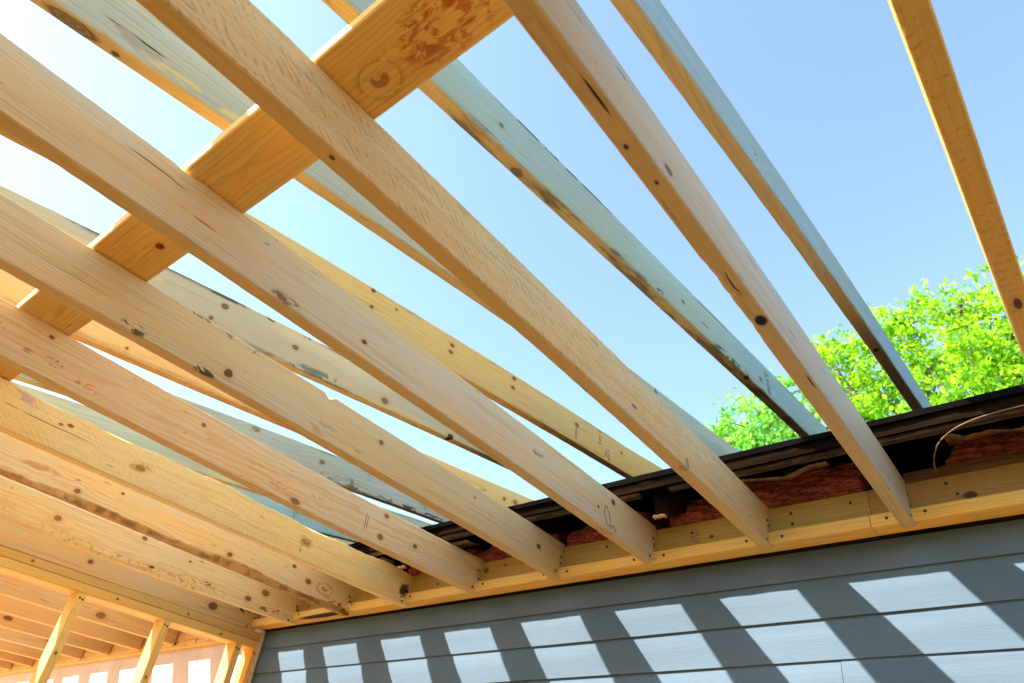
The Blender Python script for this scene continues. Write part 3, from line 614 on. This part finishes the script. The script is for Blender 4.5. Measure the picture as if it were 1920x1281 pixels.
def batt(x0, x1, z0, crest, label, seed, yf=2.150, paper=None):
    rr_ = random.Random(seed); nx, nz, ny = 40, 12, 4
    q_ = .970; x0 *= q_; x1 *= q_; crest = [(a*q_, min(b*q_, 1.145)) for a, b in crest]; z0 = z0*q_ if z0 > 1.05 else 1.031
    paper = [(a*q_, min(b*q_, 1.143+.006*rr_.random())) for a, b in paper] if paper else None
    V = []; Fc = []
    cx = [c[0] for c in crest]; cz = [c[1] for c in crest]
    for i in range(nx+1):
        x = x0+(x1-x0)*i/nx; zt = float(np.interp(x, cx, cz))
        for j in range(nz+1):
            t = j/nz
            y = yf-.016*math.sin(t*math.pi)*(1+.5*math.sin(x*23+seed))+.006*math.sin(x*60+j*1.9)+rr_.uniform(-.003, .003)+.012*t
            V.append((x, y, Z0+z0+(zt-z0)*t))
        for j in range(1, ny+1): V.append((x, yf+.012+.10*j, Z0+zt+.035*j+rr_.uniform(-.004, .004)))
        V.append((x, yf+.42, Z0+z0))
    n = nz+1+ny+1
    for i in range(nx):
        for j in range(n): Fc.append((i*n+j, (i+1)*n+j, (i+1)*n+(j+1) % n, i*n+(j+1) % n))
    Fc.append(tuple(range(n))); Fc.append(tuple(reversed(range(nx*n, nx*n+n))))
    me = mesh_from('insulation_batt', [Vector(v)-Vector(((x0+x1)/2, yf, Z0+z0)) for v in V], Fc)
    for p in me.polygons: p.use_smooth = True
    o = link('insulation_batt', me, m_ins, None, ((x0+x1)/2, yf, Z0+z0))
    tag(o, label, 'insulation', 'pink insulation batts in the cut open eaves')
    if paper:
        V = []; Fc = []
        pts = [paper[0]]
        for a, b in zip(paper, paper[1:]):
            for t in (.34, .67, 1.): pts.append((a[0]+(b[0]-a[0])*t, a[1]+(b[1]-a[1])*t+(rr_.uniform(-.002, .002) if t < 1 else 0)))
        for (x, z) in pts:
            for (dy, dz) in ((0, 0), (.09, .012), (.09, .0145), (0, .0028)): V.append((x, yf-.022+dy, Z0+z+dz))
        for i in range(len(pts)-1):
            for j in range(4): Fc.append((i*4+j, (i+1)*4+j, (i+1)*4+(j+1) % 4, i*4+(j+1) % 4))
        Fc += [(3, 2, 1, 0), tuple(len(V)-4+q for q in range(4))]
        q = mesh_from('paper_facing', [Vector(v)-o.location for v in V], Fc); link('paper_facing', q, m_kraft, o)
    return o
sc = 2.19/2.25       # measured on the plane y=2.25, used at 2.19
pA = [(a*sc, b*sc) for a, b in [(-.886, 1.234), (-.872, 1.244), (-.839, 1.209), (-.717, 1.191), (-.691, 1.199), (-.638, 1.233), (-.619, 1.239), (-.58, 1.219)]]
pB = [(a*sc, b*sc) for a, b in [(-.224, 1.214), (-.197, 1.235), (-.171, 1.20), (-.104, 1.204), (-.045, 1.189), (-.018, 1.19), (.2, 1.2)]]
batt(-1.14, -.475, 1.020, [(-1.14, 1.15), (-.90, 1.185), (-.839*sc, 1.180), (-.717*sc, 1.162), (-.638*sc, 1.190), (-.56, 1.185), (-.475, 1.19)], 'pink insulation between the saw marked joist and the grey joist, under a wavy paper edge', 1, paper=pA)
batt(-.235, .50, 1.09, [(-.235, 1.12), (-.20, 1.165), (-.16, 1.172), (-.10, 1.172), (0, 1.16), (.5, 1.17)], 'pink insulation at the far right above the brown wall plate', 2, paper=pB)
batt(-1.60, -1.235, 1.020, [(-1.6, 1.13), (-1.45, 1.155), (-1.3, 1.165), (-1.235, 1.15)], 'pink insulation left of the dark house rafter beside the saw marked joist', 3)
batt(-2.08, -1.66, 1.020, [(-2.08, 1.10), (-1.98, 1.16), (-1.85, 1.165), (-1.66, 1.14)], 'pink insulation behind the pale smooth joist, with a torn paper flap', 4, paper=[(-1.93, 1.172), (-1.905, 1.200), (-1.88, 1.185), (-1.84, 1.178), (-1.78, 1.182)])
batt(-2.50, -2.10, 1.020, [(-2.5, 1.13), (-2.4, 1.165), (-2.25, 1.160), (-2.10, 1.14)], 'pink insulation behind the notched joist, with a zigzag paper edge', 5, paper=[(-2.43, 1.150), (-2.405, 1.190), (-2.375, 1.165), (-2.30, 1.172), (-2.20, 1.176), (-2.14, 1.176)])
batt(-3.18, -2.63, 1.020, [(-3.18, 1.10), (-2.8, 1.13), (-2.63, 1.12)], 'pink insulation nearest the stud wall, a sliver behind the red stamped joist', 6, paper=[(-2.80, 1.13), (-2.74, 1.165), (-2.70, 1.19)])

# loose strip of cable curling out of the eaves
def tube(name, pts, r, mat, seg=8):
    V = []; Fc = []
    P_ = [Vector(p) for p in pts]
    # smooth
    Q_ = []
    for i in range(len(P_)-1):
        p0 = P_[max(i-1, 0)]; p1 = P_[i]; p2 = P_[i+1]; p3 = P_[min(i+2, len(P_)-1)]
        for s in range(6):
            t = s/6; Q_.append(.5*((2*p1)+(p2-p0)*t+(2*p0-5*p1+4*p2-p3)*t*t+(3*p1-p0-3*p2+p3)*t**3))
    Q_.append(P_[-1])
    for i, p in enumerate(Q_):
        d = (Q_[min(i+1, len(Q_)-1)]-Q_[max(i-1, 0)]).normalized(); a = d.orthogonal().normalized(); b = d.cross(a)
        for s in range(seg):
            an = 2*math.pi*s/seg; V.append(p+a*math.cos(an)*r+b*math.sin(an)*r)
    for i in range(len(Q_)-1):
        for s in range(seg): Fc.append((i*seg+s, i*seg+(s+1) % seg, (i+1)*seg+(s+1) % seg, (i+1)*seg+s))
    Fc.append(tuple(range(seg))); Fc.append(tuple(reversed(range(len(V)-seg, len(V)))))
    me = mesh_from(name, V, Fc)
    for p in me.polygons: p.use_smooth = True
    return link(name, me, mat)
sc = 1.955/2.25
cb = tube('cable', [(a*(1.897+dy)/2.25, 1.897+dy, Z0+b*(1.897+dy)/2.25) for a, b, dy in [(-.266, 1.085, .20), (-.269, 1.130, .12), (-.255, 1.172, .06), (-.233, 1.203, .02), (-.187, 1.232, 0), (-.131, 1.248, 0), (-.072, 1.255, 0), (.002, 1.258, 0), (.12, 1.262, .01)]], .0019, m_old)
tag(cb, 'tan cable curving up out of the dark eaves at the far right', 'cable')

# ------------------------------------------------------------------ floor, ground
g = G('subfloor_wood'); P = g.n('ShaderNodeNewGeometry').outputs['Position']
n1 = g.noise(g.VM('MULTIPLY', P, (60, 25, 1)), 1, 4, .7); g.put(g.b.inputs['Base Color'], g.mix(g.mr(n1, .35, .65), (.70, .44, .11, 1), (.60, .36, .08, 1))); g.b.inputs['Roughness'].default_value = .7
o = link('floor', boxmesh('floor', [(-10.5, 3.4, -4.2, YS+.005, -.22, -.001)]), g.m); tag(o, 'bare wooden subfloor under the joists', None, None, 'structure')
g = G('ground_grass'); P = g.n('ShaderNodeNewGeometry').outputs['Position']
g.put(g.b.inputs['Base Color'], g.mix(g.mr(g.noise(P, 1.5, 5), .35, .65), (.06, .10, .02, 1), (.12, .13, .05, 1))); g.b.inputs['Roughness'].default_value = 1
o = link('ground', mesh_from('ground', [(-400, -400, -.45), (400, -400, -.45), (400, 400, -.45), (-400, 400, -.45)], [(0, 1, 2, 3)]), g.m); tag(o, 'grassy ground around the house', None, None, 'structure')

g = G('outer_wall_wood'); P = g.n('ShaderNodeNewGeometry').outputs['Position']
g.put(g.b.inputs['Base Color'], g.mix(g.mr(g.noise(P, 5, 4), .35, .65), (.60, .35, .12, 1), (.50, .28, .09, 1))); g.b.inputs['Roughness'].default_value = .8
o = link('outer_wall', boxmesh('outer_wall', [(-5.2, 3.4, -1.06, -.93, 0, Z0+H-.02), (3.3, 3.4, -.93, YS, 0, Z0+H-.02)]), g.m); tag(o, 'sheathed outer wall of the new room behind the viewer', None, None, 'structure')

# ------------------------------------------------------------------ trees beyond the roof
def leafmat(name, a, b, c):
    g = G(name); P = g.n('ShaderNodeNewGeometry').outputs['Position']; oi = g.attr('rnd'); r = g.sep(oi)[0]
    col = g.mix(g.mr(r, 0, .6, sm=False), c4(a), c4(b)); col = g.mix(g.mr(r, .6, 1., sm=False), col, c4(c))
    g.t.nodes.remove(g.b); df = g.n('ShaderNodeBsdfDiffuse'); tr = g.n('ShaderNodeBsdfTranslucent'); mx = g.n('ShaderNodeMixShader'); mx.inputs[0].default_value = .5
    g.put(df.inputs[0], col); g.put(tr.inputs[0], col); g.t.links.new(df.outputs[0], mx.inputs[1]); g.t.links.new(tr.outputs[0], mx.inputs[2]); g.t.links.new(mx.outputs[0], g.out.inputs[0]); return g.m
def tree(base, lobes, nclump, label, seed, lm, trunk_r=.22, ls=.050):
    rng = np.random.default_rng(seed)
    root = bpy.data.objects.new('leafy_tree', None); C.objects.link(root); root.location = base
    tag(root, label, 'tree', 'trees behind the house roof')
    bv = Vector(base); L = []; R_ = []
    tot = sum(r**2 for *_, r in lobes)
    tips = []
    for (x, y, z, r) in lobes:
        n = int(nclump*r*r/tot)
        d = rng.normal(size=(n, 3)); d /= np.linalg.norm(d, axis=1)[:, None]
        rad = r*(rng.random(n)**.40); cc = np.array((x, y, z))+d*rad[:, None]*np.array((1, 1, .9))
        for c in cc:
            m_ = rng.integers(14, 34); sig = rng.uniform(.07, .15)
            p = c+rng.normal(size=(m_, 3))*sig*np.array((1, 1, .6)); L.append(p); R_.append(np.clip(rng.normal(.45, .2)+rng.normal(size=m_)*.15, 0, 1))
        tips += [cc[i] for i in range(0, n, max(1, n//7))]
    L = np.concatenate(L); R_ = np.concatenate(R_); n = len(L)
    a = rng.normal(size=(n, 3)); a /= np.linalg.norm(a, axis=1)[:, None]
    b = rng.normal(size=(n, 3)); b -= (a*b).sum(1)[:, None]*a; b /= np.linalg.norm(b, axis=1)[:, None]
    s = rng.uniform(.7, 1.35, n)[:, None]*ls
    nn = np.cross(a, b)
    quad = np.stack([L-a*s*1.1, L+b*s*.7+nn*s*.15, L+a*s*1.1, L-b*s*.7+nn*s*.15], 1).reshape(-1, 3)-np.array(base)
    me = bpy.data.meshes.new('crown'); me.vertices.add(n*4); me.vertices.foreach_set('co', quad.astype(np.float32).ravel())
    me.loops.add(n*4); me.loops.foreach_set('vertex_index', np.arange(n*4, dtype=np.int32)); me.polygons.add(n)
    me.polygons.foreach_set('loop_start', np.arange(n, dtype=np.int32)*4); me.polygons.foreach_set('loop_total', np.full(n, 4, dtype=np.int32)); me.update(calc_edges=True)
    at = me.attributes.new('rnd', 'FLOAT_VECTOR', 'POINT'); q = np.zeros((n*4, 3), np.float32); q[:, 0] = np.repeat(R_, 4); at.data.foreach_set('vector', q.ravel())
    link('crown', me, lm, root)
    # trunk with limbs
    cz = np.mean([(x, y, z) for x, y, z, r in lobes], axis=0)
    bm = bmesh.new()
    def limb(p, q, r0, r1, sg=6):
        p = Vector(p); q = Vector(q); d = (q-p); ax = d.normalized(); a_ = ax.orthogonal().normalized(); b_ = ax.cross(a_); prev = None
        jog = Vector(rng.normal(size=3))*d.length*.05
        for i in range(sg+1):
            t = i/sg; c = p+d*t+jog*math.sin(t*math.pi); r = r0+(r1-r0)*t
            ring = [bm.verts.new(c+a_*math.cos(w*.7854)*r+b_*math.sin(w*.7854)*r) for w in range(8)]
            if prev:
                for w in range(8): bm.faces.new((prev[w], prev[(w+1) % 8], ring[(w+1) % 8], ring[w]))
            prev = ring
    fork = Vector((cz[0], cz[1], min(z-r*.6 for x, y, z, r in lobes)))-bv
    limb((0, 0, -.3), fork, trunk_r, trunk_r*.6, 8)
    for (x, y, z, r) in lobes: limb(fork, Vector((x, y, z))-bv, trunk_r*.45, trunk_r*.15)
    for tp in tips:
        lb = min(lobes, key=lambda l: (l[0]-tp[0])**2+(l[1]-tp[1])**2+(l[2]-tp[2])**2)
        limb(Vector(lb[:3])-bv, Vector(tp)-bv, trunk_r*.13, .01, 4)
    me = bpy.data.meshes.new('trunk'); bm.to_mesh(me); bm.free()
    g = G('bark'); P = g.n('ShaderNodeNewGeometry').outputs['Position']
    g.put(g.b.inputs['Base Color'], g.mix(g.mr(g.noise(g.VM('MULTIPLY', P, (12, 12, 3)), 1, 4), .35, .65), (.10, .075, .05, 1), (.22, .18, .14, 1))); g.b.inputs['Roughness'].default_value = .95
    link('trunk', me, g.m, root)
lm1 = leafmat('leaves_lime', (.10, .34, .03), (.42, .70, .03), (.52, .74, .06))
lm2 = leafmat('leaves_fresh', (.12, .42, .08), (.34, .68, .10), (.55, .78, .16))
tree((.2, 14.5, -.45), [(.2, 14, 10.75, 1.75), (1.9, 14.6, 10.6, 2.2), (-1.3, 14, 10.9, 1.6), (.5, 14.2, 9.0, 2.2), (-2.5, 14.1, 10.9, 1.25), (-1.4, 14.5, 8.6, 2.2), (-3.0, 13.9, 9.7, 1.3), (2.2, 14, 8.0, 2.4), (-3.1, 13.6, 11.5, .5), (-.4, 14, 11.9, .6), (-1.5,14.1,11.9,.5)], 2000, 'large bright green tree at the right, rising behind the roof edge', 4, lm1, .26)
tree((-5.0, 13.2, -.45), [(-4.7, 13.1, 9.7, .95), (-5.3, 12.9, 9.2, .9), (-4.3, 13.4, 8.8, 1.2), (-5.2, 13.1, 7.8, 1.4), (-4.0, 13.3, 10.4, .75)], 390, 'smaller pale tree left of the large one, thin against the sky', 6, lm2, .14, .05)
